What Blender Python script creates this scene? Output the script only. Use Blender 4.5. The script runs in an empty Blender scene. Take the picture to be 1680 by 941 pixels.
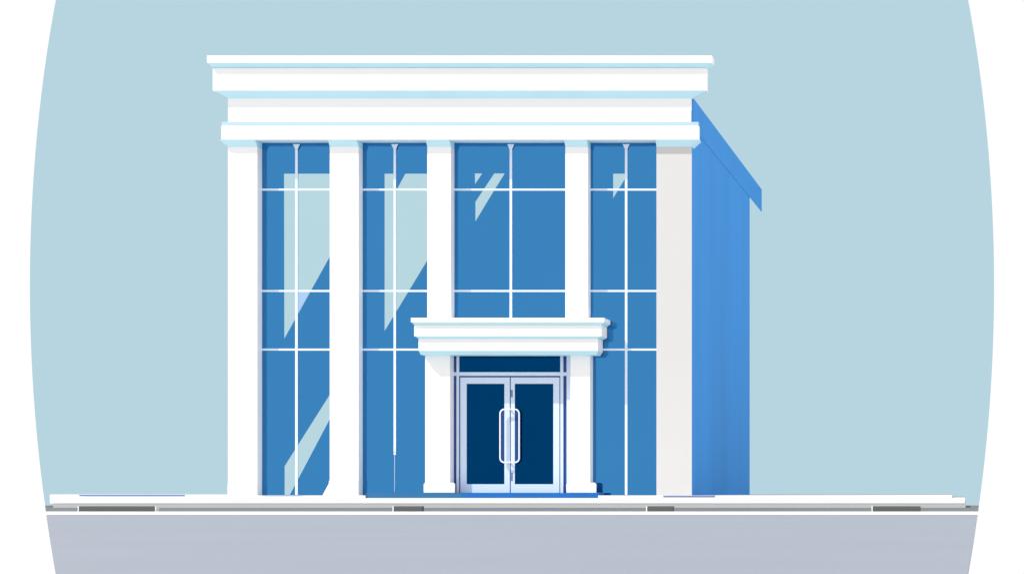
import bpy, bmesh, math
from mathutils import Vector

sc = bpy.context.scene
COL = sc.collection

# ------------------------------------------------------------------ camera data
F = 2400.0                 # focal length in photo pixels
VX, VY = 1620.0, 805.0     # vanishing point of everything that runs straight back
CAMX, CAMY, CAMZ = 10.8125, -30.0, 0.1375   # facade plane is y = 0, pavement z = 0

def P(px, py, Y=0.0):
    """metres on the plane y = Y for a measured photo position"""
    d = Y - CAMY
    return Vector((CAMX + (px - VX) * d / F, Y, CAMZ + (VY - py) * d / F))

def srgb(h):
    out = []
    for i in (0, 2, 4):
        c = int(h[i:i+2], 16) / 255
        out.append(c / 12.92 if c <= 0.04045 else ((c + 0.055) / 1.055) ** 2.4)
    return out

# ------------------------------------------------------------------ materials
def diffuse(name, rgb, rough=0.7, vary=0.03, scale=1.5, spec=0.2, stretch=(1, 1, 1)):
    m = bpy.data.materials.new(name); m.use_nodes = True
    nt = m.node_tree; b = nt.nodes['Principled BSDF']
    b.inputs['Roughness'].default_value = rough
    b.inputs['Specular IOR Level'].default_value = spec
    tc = nt.nodes.new('ShaderNodeTexCoord'); mp = nt.nodes.new('ShaderNodeMapping')
    mp.inputs['Scale'].default_value = stretch
    no = nt.nodes.new('ShaderNodeTexNoise'); no.inputs['Scale'].default_value = scale
    no.inputs['Detail'].default_value = 3
    rp = nt.nodes.new('ShaderNodeValToRGB')
    rp.color_ramp.elements[0].position = 0.3; rp.color_ramp.elements[1].position = 0.7
    rp.color_ramp.elements[0].color = [c * (1 - vary) for c in rgb] + [1]
    rp.color_ramp.elements[1].color = [min(0.97, c * (1 + vary)) for c in rgb] + [1]
    nt.links.new(tc.outputs['Object'], mp.inputs['Vector'])
    nt.links.new(mp.outputs['Vector'], no.inputs['Vector'])
    nt.links.new(no.outputs['Fac'], rp.inputs['Fac'])
    nt.links.new(rp.outputs['Color'], b.inputs['Base Color'])
    return m

def coated(name, rgb, rough=0.04):
    """solar-control glass: the tint comes from a mirror-like metal coating"""
    m = bpy.data.materials.new(name); m.use_nodes = True
    nt = m.node_tree; b = nt.nodes['Principled BSDF']
    b.inputs['Metallic'].default_value = 1.0
    b.inputs['Specular IOR Level'].default_value = 0.5
    tc = nt.nodes.new('ShaderNodeTexCoord')
    no = nt.nodes.new('ShaderNodeTexNoise'); no.inputs['Scale'].default_value = 0.6
    rp = nt.nodes.new('ShaderNodeValToRGB')
    rp.color_ramp.elements[0].color = [c * 0.985 for c in rgb] + [1]
    rp.color_ramp.elements[1].color = [min(1, c * 1.015) for c in rgb] + [1]
    nt.links.new(tc.outputs['Object'], no.inputs['Vector'])
    nt.links.new(no.outputs['Fac'], rp.inputs['Fac'])
    nt.links.new(rp.outputs['Color'], b.inputs['Base Color'])
    b.inputs['Roughness'].default_value = rough
    return m

M = {
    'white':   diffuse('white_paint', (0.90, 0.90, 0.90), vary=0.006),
    'shaded_white':    diffuse('shaded_white_paint', (0.60, 0.588, 0.58), vary=0.006),  # shade on the right corner column, painted into its colour
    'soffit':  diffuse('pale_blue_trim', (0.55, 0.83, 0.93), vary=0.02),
    'ledge':   diffuse('light_blue_trim', (0.30, 0.44, 0.62), vary=0.02),
    'blue':    diffuse('blue_render', (0.036, 0.270, 0.71), vary=0.07, scale=0.5, stretch=(1, 2.0, 0.15)),
    'roofblue':diffuse('blue_roof_sheet', (0.036, 0.270, 0.71), vary=0.03),
    'glass':   coated('blue_coated_glass', srgb('3A82BC')),
    'reflection':    coated('pale_painted_reflection', srgb('B7D6DF'), 0.05),  # colour of the reflections painted onto the panes
    'reflection2':   coated('lilac_painted_reflection', srgb('B0D0F8'), 0.05),  # same, for the small lilac reflection in the first bay
    'navy':    coated('navy_coated_glass', srgb('003A68')),
    'frame':   diffuse('pale_lilac_metal', (0.60, 0.70, 0.86), vary=0.01),
    'seam':    diffuse('dark_blue_metal', (0.04, 0.075, 0.27), vary=0.02),
    'mull':    diffuse('pale_white_metal', (0.70, 0.80, 0.95), vary=0.01),
    'step':    diffuse('bright_blue_step', (0.009, 0.125, 0.42), vary=0.05),
    'stepg':   diffuse('mid_blue_panel', (0.028, 0.140, 0.31), vary=0.03),
    'hinge':   diffuse('grey_blue_steel', (0.12, 0.20, 0.33)),
    'pave':    diffuse('white_paving', (0.50, 0.50, 0.50), vary=0.01),
    'kerbw':   diffuse('white_kerb_stone', (0.88, 0.88, 0.88), vary=0.01),
    'kerbg':   diffuse('light_grey_kerb_foot', (0.50, 0.505, 0.515), vary=0.02),
    'gutter':  diffuse('grey_gutter', (0.105, 0.116, 0.123), vary=0.03),
    'road':    diffuse('lilac_grey_asphalt', (0.208, 0.226, 0.268), vary=0.02, scale=0.8),
    'line':    diffuse('white_road_paint', (0.80, 0.80, 0.80), vary=0.01),
    'ramp':    diffuse('dark_grey_rubber', (0.105, 0.112, 0.108), vary=0.02),
    'peri':    diffuse('periwinkle_shadow', (0.13, 0.18, 0.36), vary=0.02),  # shadow tone for the thin strips on the paving
    'lilac':   diffuse('pale_lilac_shadow', (0.42, 0.46, 0.62), vary=0.02),  # paler shadow tone, for the short strip
}
sky = bpy.data.materials.new('pale_blue_sky'); sky.use_nodes = True
nt = sky.node_tree; nt.nodes.clear()
e = nt.nodes.new('ShaderNodeEmission'); o_ = nt.nodes.new('ShaderNodeOutputMaterial')
e.inputs['Color'].default_value = srgb('B7D5E0') + [1]; e.inputs['Strength'].default_value = 1
nt.links.new(e.outputs[0], o_.inputs[0]); M['sky'] = sky

# ------------------------------------------------------------------ builders
def link(name, bm, mat, parent=None, bevel=0.0):
    bmesh.ops.recalc_face_normals(bm, faces=bm.faces)
    if bevel:
        bmesh.ops.bevel(bm, geom=list(bm.edges), offset=bevel, segments=2, affect='EDGES', clamp_overlap=True)
    me = bpy.data.meshes.new(name); bm.to_mesh(me); bm.free()
    o = bpy.data.objects.new(name, me); COL.objects.link(o)
    me.materials.append(M[mat])
    if parent:
        o.parent = parent
        o.matrix_parent_inverse = parent.matrix_world.inverted()
    return o

def prism(bm, pts, off):
    a = [bm.verts.new(p) for p in pts]
    b = [bm.verts.new(Vector(p) + Vector(off)) for p in pts]
    n = len(a)
    bm.faces.new(a); bm.faces.new(b[::-1])
    for i in range(n):
        bm.faces.new((a[i], a[(i+1) % n], b[(i+1) % n], b[i]))

def plate(bm, px_pts, Y, depth):
    """outline measured on plane y=Y, given real thickness backwards"""
    prism(bm, [P(x, y, Y) for x, y in px_pts], (0, depth, 0))

def box(bm, x0, x1, y0, y1, Y, depth):
    plate(bm, [(x0, y1), (x1, y1), (x1, y0), (x0, y0)], Y, depth)

def pbox(name, mat, parent, x0, x1, y0, y1, Y, depth, bevel=0.0):
    bm = bmesh.new(); box(bm, x0, x1, y0, y1, Y, depth)
    return link(name, bm, mat, parent, bevel)

def loft(name, mat, parent, levels, back, tight=True):
    """levels: (x0,x1,py,Y front) from top to bottom; flat back at y=back"""
    bm = bmesh.new(); rings = []
    for x0, x1, py, Y in levels:
        a, b = P(x0, py, Y), P(x1, py, Y)
        b.x = min(b.x, P(x1, py, back).x) if tight else b.x
        rings.append([bm.verts.new(v) for v in
                      (a, b, Vector((b.x, back, b.z)), Vector((a.x, back, a.z)))])
    bm.faces.new(rings[0]); bm.faces.new(rings[-1][::-1])
    for r, s in zip(rings, rings[1:]):
        for i in range(4):
            bm.faces.new((r[i], s[i], s[(i+1) % 4], r[(i+1) % 4]))
    return link(name, bm, mat, parent)

def slab(name, mat, pts, z0, z1, parent=None):
    bm = bmesh.new()
    prism(bm, [(x, y, z0) for x, y in pts], (0, 0, z1 - z0))
    return link(name, bm, mat, parent)

def thing(name, label, cat, loc, group=None):
    o = bpy.data.objects.new(name, None); COL.objects.link(o); o.location = loc
    o['label'] = label; o['category'] = cat
    if group: o['group'] = group
    bpy.context.view_layer.update()
    return o

def structure(o): o['kind'] = 'structure'; return o

def atd(px, d):            # x coordinate of a measured column at distance d
    return CAMX + (px - VX) * d / F

# ------------------------------------------------------------------ SKY BACKDROP (tall oval)
D_SKY = 46.0
bm = bmesh.new(); pts = []
cx, cy, a, b = 840.0, 468.0, 791.0, 1446.0
t0 = math.asin((836 - cy) / b)
N = 160
ang = [math.pi - t0 + (math.pi + 2 * t0) * i / N for i in range(N + 1)]
for t in ang:
    pts.append((cx + a * math.cos(t), cy + b * math.sin(t)))
plate(bm, pts, D_SKY + CAMY, 0.3)
structure(link('sky', bm, 'sky'))

# ------------------------------------------------------------------ GROUND
D_KERB = 25.4
zk_mid = CAMZ - 20 / F * D_KERB      # foot of the white kerb stone
ZR = CAMZ - 27 / F * D_KERB          # road and gutter level
d_line0, d_line1 = (CAMZ - ZR) * F / 33.5, (CAMZ - ZR) * F / 38.0
D_BACK = 41.0
kx0, kx1 = 82, 1583
pv = [(atd(kx0, D_KERB), D_KERB + CAMY), (atd(kx1, D_KERB), D_KERB + CAMY),
      (atd(kx1, D_BACK), D_BACK + CAMY), (atd(kx0, D_BACK), D_BACK + CAMY)]
structure(slab('pavement', 'pave', pv, zk_mid, 0.0))
kb = [(atd(kx0, D_KERB) , D_KERB + CAMY - 0.004), (atd(kx1, D_KERB), D_KERB + CAMY - 0.004),
      (atd(kx1, D_KERB), D_KERB + CAMY - 0.001), (atd(kx0, D_KERB), D_KERB + CAMY - 0.001)]
structure(slab('kerb', 'kerbw', kb, zk_mid, 0.002))
ft = [(atd(87, D_KERB), D_KERB + CAMY), (atd(1584, D_KERB), D_KERB + CAMY),
      (atd(1584, D_KERB + 8), D_KERB + 8 + CAMY), (atd(87, D_KERB + 8), D_KERB + 8 + CAMY)]
structure(slab('kerb_foot', 'kerbg', ft, ZR, zk_mid - 0.002))

def edge(side, py):        # half-oval outline of the ground, as measured
    k = math.sqrt(max(0, 1 - ((py - cy) / b) ** 2))
    return cx + (-a if side == 0 else a) * k

def ground_strip(name, mat, d0, d1, z0, z1, n=14):
    L, R = [], []
    for i in range(n + 1):
        d = d0 + (d1 - d0) * i / n
        py = VY + (CAMZ - z1) * F / d
        L.append((atd(edge(0, py), d), d + CAMY)); R.append((atd(edge(1, py), d), d + CAMY))
    return structure(slab(name, mat, L + R[::-1], z0, z1))

ground_strip('gutter', 'gutter', d_line0, D_KERB + 4, ZR - 0.012, ZR - 0.0)
ground_strip('road_marking', 'line', d_line1, d_line0 - 0.001, ZR - 0.012, ZR + 0.0)
# road: measured outline down to the foot of the picture, then straight on past the camera
L, R = [], []
for i in range(25):
    d = d_line1 - 0.001 + (4.9 - d_line1) * i / 24
    py = VY + (CAMZ - ZR) * F / d
    L.append((atd(edge(0, py), d), d + CAMY)); R.append((atd(edge(1, py), d), d + CAMY))
L.append((L[-1][0], CAMY - 6)); R.append((R[-1][0], CAMY - 6))
structure(slab('road', 'road', L + R[::-1], ZR - 0.012, ZR))

# low raised paving on both sides of the doorstep
TZ = P(0, 812.0, -0.3).z
def raised(x0, x1):
    pts = [(atd(x0, 29.7), -0.3), (atd(x1, 29.7), -0.3), (atd(x1, 41) , 11), (atd(x0, 41), 11)]
    bm = bmesh.new(); prism(bm, [(x, y, 0.001) for x, y in pts], (0, 0, TZ - 0.001))
    rp_ = structure(link('raised_paving', bm, 'pave'))
    bm = bmesh.new()
    prism(bm, [(pts[0][0], -0.325, 0.001), (pts[1][0], -0.325, 0.001), (pts[1][0], -0.325, TZ + .001), (pts[0][0], -0.325, TZ + .001)], (0, 0.024, 0))
    link('edging', bm, 'kerbw', rp_)
    return rp_
raised(83, 600); raised(982, 1562)

# kerb ramps
def ramp(x0, x1, label):
    d0 = d_line0 + 0.15
    zt = CAMZ - 24.6 / F * d0
    r = thing('gutter_block', label, 'kerb block', (atd((x0 + x1) / 2, d0), d0 + CAMY, ZR + 0.001), 'dark grey blocks in the gutter along the kerb')
    for nm, mt, a0, a1 in (('block_body', 'ramp', x0, x1), ('edge_strip', 'line', x0 - 2.2, x0 - 0.2)):
        bm = bmesh.new()
        xl, xr = atd(a0, d0), atd(a1, d0)
        dd = d0 + 0.08
        pr = [(xl, d0 + CAMY, ZR + 0.001), (xl, d0 + CAMY, zt), (xl, dd + CAMY, zt), (xl, dd + CAMY, ZR + 0.001)]
        prism(bm, pr, (xr - xl, 0, 0))
        link(nm, bm, mt, r)
    if x1 - x0 > 100:
        xl = atd(x1 + 0.3, d0)
        bm = bmesh.new()
        prism(bm, [(xl, d0 + CAMY, ZR + 0.001), (xl, d0 + CAMY, zt), (xl, d0 + 0.08 + CAMY, zt), (xl, d0 + 0.08 + CAMY, ZR + 0.001)], (0.013, 0, 0))
        link('edge_strip', bm, 'line', r)
ramp(129.5, 254, 'widest dark grey block in the gutter, white strips at both ends')
ramp(646, 692, 'short dark grey gutter block in front of the windows left of the door')
ramp(1062, 1104, 'short dark grey gutter block below the wide right corner column')
ramp(1432, 1510, 'medium dark grey gutter block near the right end of the pavement')

# shadow painted as thin strips along the front of the raised paving
def strip(x0, x1, y0, y1, Y, mat, label):
    o = pbox('shadow_strip', mat, None, x0, x1, y0, y1, Y, 0.03)
    o['label'] = label; o['category'] = 'shadow strip'; o['group'] = 'thin painted shadows along the front edge of the raised paving'
strip(130, 302, 810.9, 813.4, -0.43, 'peri', 'long thin periwinkle painted shadow on the pavement left of the building')
strip(431, 494, 811.6, 813.7, -0.43, 'lilac', 'short pale lilac painted shadow at the foot of the leftmost window')
strip(1088, 1173, 812.4, 815.2, -0.43, 'peri', 'thin periwinkle painted shadow at the foot of the right corner column')

# ------------------------------------------------------------------ THE BUILDING
B = thing('office_building', 'white columned two storey building with blue glass front and blue side wall', 'building', (0, 0, 0))
R0 = 0.20            # the glazing stands this far behind the column fronts
xl, xr = P(374, 0, 0).x, P(1135, 0, 0).x

# body behind the glazing (side wall on the right is the visible one)
bm = bmesh.new()
zt = P(0, 180, 0).z
prism(bm, [(xl + .02, R0 + .05, 0.012), (xr, R0 + .05, 0.012), (xr, R0 + .05, zt), (xl + .02, R0 + .05, zt)], (0, 37.3 + CAMY - R0 - .05, 0))
link('side_wall', bm, 'blue', B)
bm = bmesh.new()                                                    # front return of the side wall, thin blue facing on the corner column
prism(bm, [(xr + .001, 0.0, 0.012), (xr + .002, 0.0, 0.012), (xr + .002, 0.0, zt), (xr + .001, 0.0, zt)], (0, R0 + .048, 0))
link('corner_facing', bm, 'blue', B)
# roof slab with the overhanging eave
ex = xr + .003
zb, ztp = CAMZ + 7.48, CAMZ + 8.08
bm = bmesh.new()
prism(bm, [(xl + .05, 0.06, zb), (ex, 0.06, zb), (ex, 0.06, ztp), (xl + .05, 0.06, ztp)], (0, 37.29 + CAMY - .06, 0))
roof = link('roof', bm, 'roofblue', B)
bm = bmesh.new()          # eave board, runs on past the rear wall
prism(bm, [(ex + .001, 0.06, zb - .004), (ex + .004, 0.06, zb - .004), (ex + .004, 0.06, ztp + .004), (ex + .001, 0.06, ztp + .004)], (0, 39.25 + CAMY - .06, 0))
link('fascia', bm, 'roofblue', roof)

# entablature
loft('cornice_cap', 'white', B, [(339.5, 1171.5, 91.5, -.20), (339.5, 1171.5, 103, -.20)], 0.04)
loft('cap_moulding', 'soffit', B, [(341, 1170, 103.1, -.19), (350, 1161, 112, -.10)], 0.04)
loft('cornice', 'white', B, [(349, 1161.5, 112.1, -.12), (349, 1161.5, 148.5, -.12)], 0.04)
loft('cornice_moulding', 'soffit', B, [(351, 1160, 148.6, -.11), (376, 1136.5, 161.5, -.005)], 0.04)
loft('frieze', 'white', B, [(374, 1135, 161.6, 0), (374, 1135, 200, 0)], 0.05)
loft('architrave_ledge', 'ledge', B, [(364, 1147.5, 200.1, -.05), (364, 1147.5, 206, -.09)], 0.04)
loft('architrave', 'white', B, [(363, 1148, 206.1, -.10), (363, 1148, 229, -.10)], 0.04)
# soffit runs up and back to the head of the glazing
bm = bmesh.new()
a_, b_ = P(364, 229.1, -.095), P(1144, 229.1, -.095)
g = P(0, 234.6, R0)
xg0, xg1 = xl + .03, xr - .03
vs = [a_, b_, Vector((b_.x, R0 + .04, g.z)), Vector((a_.x, R0 + .04, g.z))]
up = Vector((0, 0, .05))
prism(bm, [v - Vector((0, 0, 0)) for v in vs], up)
link('soffit', bm, 'soffit', B)

# facade columns
cols = [(374, 430, 812.6), (541, 595, 812.6), (701, 745.5, 521), (927.5, 969, 521), (1077, 1135, 812.6)]
for x0, x1, yb in cols:
    Xr = P(x1, 0, R0).x                      # back edge of the right return
    if x1 == 1135: Xr = xr
    Xl = P(x0, 0, 0).x
    zbt = P(0, yb, 0).z if yb < 800 else TZ + .001
    ztop = P(0, 241, 0).z
    bm = bmesh.new()
    prism(bm, [(Xl, 0, zbt), (Xr, 0, zbt), (Xr, 0, ztop), (Xl, 0, ztop)], (0, R0 + .04, 0))
    c = link('column', bm, 'shaded_white' if x1 == 1135 else 'white', B)  # corner column carries its shade as base colour
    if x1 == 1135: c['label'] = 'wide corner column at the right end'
    # pale capital that runs out to the architrave
    bm = bmesh.new()
    z0 = ztop + .001
    zt_, Yt = P(0, 229.2, -.095).z, -.09
    e1 = .13 if x1 == 1135 else 0
    e0 = .13 if x0 == 374 else 0
    vs = [(Xl, .0, z0), (Xr, .0, z0), (Xr, R0, z0), (Xl, R0, z0),
          (Xl - e0, Yt, zt_), (Xr + e1, Yt, zt_), (Xr + e1, R0, zt_), (Xl - e0, R0, zt_)]
    v = [bm.verts.new(p) for p in vs]
    for q in ((0,1,2,3), (7,6,5,4), (0,4,5,1), (1,5,6,2), (2,6,7,3), (3,7,4,0)):
        bm.faces.new([v[i] for i in q])
    link('capital', bm, 'soffit', c)
    if yb > 800 and x1 != 1135:              # low white foot
        bm = bmesh.new()
        zf = P(0, 793 if x0 == 374 else 788, 0).z
        ext = 0.012
        prism(bm, [(Xl - (ext if x0 > 400 else 0), -ext, TZ + .001), (Xr + ext * .2, -ext, TZ + .001), (Xr + ext * .2, -ext, zf), (Xl - (ext if x0 > 400 else 0), -ext, zf)], (0, .011, 0))
        if x0 == 541:                         # sloping white heel beside the second column
            plate(bm, [(529, 812), (540.8, 812), (540.8, 790)], R0 - .03, .02)
        link('column_foot', bm, 'white', c)

# glazed bays
bays = [
    dict(x=(430, 541), y=(234.6, 811.5), mx=486.2, my=(311, 477, 573)),
    dict(x=(595, 701), y=(234.6, 811.5), mx=647.5, my=(311, 477, 573)),
    dict(x=(745, 928), y=(234.6, 540), mx=838, my=(311, 477)),
    dict(x=(969, 1077), y=(234.6, 811.5), mx=1027.2, my=(311, 477, 573)),
]
reflections = [  # outlines of the diagonal reflections painted on each bay
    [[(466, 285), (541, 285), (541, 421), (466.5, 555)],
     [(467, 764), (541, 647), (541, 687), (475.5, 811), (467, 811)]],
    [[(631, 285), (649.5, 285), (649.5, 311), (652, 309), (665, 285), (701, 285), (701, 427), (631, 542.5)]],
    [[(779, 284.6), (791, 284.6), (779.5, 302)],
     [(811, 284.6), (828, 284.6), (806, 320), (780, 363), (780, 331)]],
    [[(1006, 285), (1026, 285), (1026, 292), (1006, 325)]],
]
for bay, fl in zip(bays, reflections):
    x0, x1 = bay['x']; y0, y1 = bay['y']; mx = bay['mx']
    w = pbox('window', 'glass', B, x0 - 6 , x1 + 12, y0, y1, R0, 0.035)
    Ym = R0 - .022
    # vertical mullion and horizontal bars, each its own piece, split where they cross
    if x0 == 595:
        pbox('mullion', 'mull', w, mx - 1.9, mx + 1.9, 243, 741, Ym, .020)
        pbox('mullion_tail', 'ledge', w, mx - .7, mx + .7, 746, 806, Ym + .008, .012)
        pbox('mullion_joint', 'mull', w, mx - 1.8, mx + 1.8, 741.5, 745.5, Ym + .004, .016)
    else:
        pbox('mullion', 'mull', w, mx - 2.0, mx + 2.0, 243, y1 if y1 < 800 else 811, Ym, .020)
    for yy in bay['my']:
        bm = bmesh.new()
        box(bm, x0 - 5, mx - 2.1, yy - 1.6, yy + 1.6, Ym + .003, .017)
        box(bm, mx + 2.1, x1 + 8, yy - 1.6, yy + 1.6, Ym + .003, .017)
        link('transom', bm, 'mull', w)
    # pointed bracket at the head of the mullion
    bm = bmesh.new()
    plate(bm, [(mx - 6, 236.5), (mx + 6, 236.5), (mx + 4, 240), (mx + 2.2, 244.5), (mx - 2.2, 244.5), (mx - 4, 240)], Ym - .012, .010)
    link('bracket', bm, 'mull', w)
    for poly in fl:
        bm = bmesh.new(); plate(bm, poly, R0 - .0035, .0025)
        link('window_reflection', bm, 'reflection', w)  # reflection added as a thin pale plate over the glass
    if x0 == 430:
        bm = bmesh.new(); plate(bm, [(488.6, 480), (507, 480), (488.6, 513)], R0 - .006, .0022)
        link('window_reflection', bm, 'reflection2', w)  # small lilac reflection, painted the same way

# ---------------- entrance
# canopy: three stepped bands with sloping mouldings
can = loft('canopy', 'white', B, [(686.5, 989, 555.2, -.22), (686.5, 989, 575, -.22)], R0 - .03)
loft('canopy_band', 'white', can, [(679.5, 996, 533.2, -.27), (679.5, 996, 551, -.27)], R0 - .03)
loft('canopy_cap', 'white', can, [(674, 1001.5, 521, -.32), (674, 1001.5, 528, -.32)], R0 - .03)
loft('moulding', 'soffit', can, [(674.5, 1001, 528.1, -.315), (680.5, 995, 533.1, -.265)], R0 - .04)
loft('moulding', 'soffit', can, [(680, 995.5, 551.1, -.265), (687.5, 988, 555.1, -.215)], R0 - .04)
loft('moulding', 'soffit', can, [(687, 988.5, 575.1, -.215), (690, 985, 581.5, -.15)], R0 - .04)

YC = -.03            # fronts of the entrance columns
zs = P(0, 808, -.25).z
for x0, x1, bx0, bx1 in ((697.5, 745, 695, 746), (931, 973, 929, 978)):
    Xl = P(x0 if x0 < 800 else 936, 0, YC).x; Xr = P(x1, 0, R0).x
    zt_ = P(0, 581, YC).z
    bm = bmesh.new(); prism(bm, [(Xl, YC, zs + .001), (Xr, YC, zs + .001), (Xr, YC, zt_), (Xl, YC, zt_)], (0, R0 - YC - .002, 0))
    c = link('entrance_column', bm, 'white', B)
    bm = bmesh.new()
    Yb = YC - .035
    A0, A1 = P(bx0, 0, Yb).x, P(bx1 , 0, Yb).x
    z1, z2 = P(0, 791, Yb).z, P(0, 793.5, Yb).z
    plate(bm, [(bx0, 807.4), (bx1, 807.4), (bx1, 793.5), (bx1 - 2.5, 791), (bx0 + 2.5, 791), (bx0, 793.5)], Yb, .033)
    link('column_base', bm, 'white', c)
# slim grey pilaster behind the right entrance column
pbox('pilaster', 'frame', B, 929.5, 940, 581, 807.6, R0 - .06, .055)

# step
st = pbox('step', 'step', B, 757, 982, 808, 816.2, -.28, 0.62)
pbox('base_panel', 'stepg', B, 600.5, 756.9, 808, 816.2, -.28, 0.62)
pbox('window_foot', 'glass', B, 600.5, 697, 806.5, 812, R0 - .006, .005)

# door frame, transom light
YD = R0
pbox('transom_light', 'navy', B, 752, 920, 560, 610, YD, .03)
fr = bmesh.new()
box(fr, 748.8, 753, 560, 807.8, YD - .03, .05)
box(fr, 919.2, 924, 560, 807.8, YD - .03, .05)
box(fr, 753.1, 919.1, 610, 616, YD - .03, .05)
box(fr, 742, 748.7, 610, 616, YD - .03, .05); box(fr, 924.1, 929.4, 610, 616, YD - .03, .05)
dfm = link('door_frame', fr, 'frame', B)
for (u0, u1) in ((744.3, 748.7), (924.1, 928.8)):
    bm = bmesh.new()
    box(bm, u0, u1, 560, 609.9, YD - .01, .03); box(bm, u0, u1, 616.1, 805, YD - .01, .03)
    link('side_strip', bm, 'seam', dfm)
bm = bmesh.new(); box(bm, 740, 744.2, 560, 807.8, YD - .005, .02); link('frame_edge', bm, 'frame', dfm)
pbox('door_recess', 'seam', dfm, 753.1, 919.1, 616.1, 807.8, YD - .004, .03)

def door(x0, x1, g0, g1, hx, sgn):
    Yf = YD - .034
    bm = bmesh.new()
    box(bm, x0, g0, 618.6, 807.6, Yf, .028); box(bm, g1, x1, 618.6, 807.6, Yf, .028)
    box(bm, g0 + .02, g1 - .02, 618.6, 629, Yf, .028); box(bm, g0 + .02, g1 - .02, 793.5, 807.6, Yf, .028)
    d = link('door', bm, 'frame', B)
    pbox('door_glass', 'navy', d, g0 + .05, g1 - .05, 629.05, 793.4, Yf + .008, .012)
    # D-shaped tubular pull
    bm = bmesh.new(); Yh = Yf - .07
    r = 0.0145
    xs, xe = hx, hx + sgn * 15
    path = [P(xe, 671, Yf)]
    c0, R_ = (hx + sgn * 7, 671 + 7), 7
    path = [P(xe, 671, Yf + .005), P(xe, 671, Yh)]
    for k in range(7):
        t = math.pi / 2 * k / 6
        path.append(P(c0[0] - sgn * R_ * math.sin(t), c0[1] - R_ * math.cos(t), Yh))
    c1 = (hx + sgn * 7, 758 - 7)
    for k in range(7):
        t = math.pi / 2 * k / 6
        path.append(P(c1[0] - sgn * R_ * math.cos(t), c1[1] + R_ * math.sin(t), Yh))
    path += [P(xe, 758, Yh), P(xe, 758, Yf + .005)]
    rings = []
    for i, p in enumerate(path):
        tdir = (path[min(i+1, len(path)-1)] - path[max(i-1, 0)]).normalized()
        u = tdir.cross(Vector((0, 1, 0)));
        if u.length < .1: u = tdir.cross(Vector((0, 0, 1)))
        u.normalize(); v = tdir.cross(u).normalized()
        rings.append([bm.verts.new(p + (u * math.cos(q) + v * math.sin(q)) * r) for q in [2*math.pi*j/10 for j in range(10)]])
    for a2, b2 in zip(rings, rings[1:]):
        for j in range(10):
            bm.faces.new((a2[j], a2[(j+1) % 10], b2[(j+1) % 10], b2[j]))
    bm.faces.new(rings[0]); bm.faces.new(rings[-1][::-1])
    link('handle', bm, 'white', d)
    # blue backing plate on the glass behind the pull
    gx = (hx + sgn * 1.5, g1 - .1) if sgn > 0 else (g0 + .1, hx + sgn * 1.5)
    pbox('handle_plate', 'hplate', d, gx[0], gx[1], 673, 757, Yf + .002, .005)
    return d
M['hplate'] = diffuse('blue_backing_plate', (0.016, 0.060, 0.20), vary=.03)
door(755.2, 836.2, 765.5, 827.5, 820.5, 1)
dr = door(838, 917.6, 844.5, 907.7, 851.8, -1)
for y0, y1 in ((639, 651), (774.5, 788)):
    pbox('hinge', 'hinge', dr, 838.2, 841, y0, y1, YD - .039, .004)

# ------------------------------------------------------------------ LIGHT
w = bpy.data.worlds.new('World'); sc.world = w; w.use_nodes = True
bg = w.node_tree.nodes['Background']
bg.inputs['Color'].default_value = (1, 1, 1, 1); bg.inputs['Strength'].default_value = 1.02
sd = bpy.data.lights.new('sun', 'SUN'); sd.energy = 5.0; sd.angle = math.radians(0.5)
sd.color = (1, .99, .97)
so = bpy.data.objects.new('sun', sd); COL.objects.link(so)
so.rotation_euler = Vector((.45, .23, -.625)).to_track_quat('-Z', 'Y').to_euler()

# ------------------------------------------------------------------ CAMERA
cd = bpy.data.cameras.new('camera'); cam = bpy.data.objects.new('camera', cd); COL.objects.link(cam)
cam.location = (CAMX, CAMY, CAMZ); cam.rotation_euler = (math.radians(90), 0, 0)
cd.sensor_width = 36; cd.lens = F / 1680 * 36
cd.shift_x = -(VX - 840) / 1680; cd.shift_y = (VY - 470.5) / 1680
cd.clip_start = 0.05; cd.clip_end = 500
sc.camera = cam
vs_ = sc.view_settings
vs_.view_transform = 'Standard'; vs_.look = 'None'; vs_.gamma = 1; vs_.exposure = 0; vs_.use_curve_mapping = False
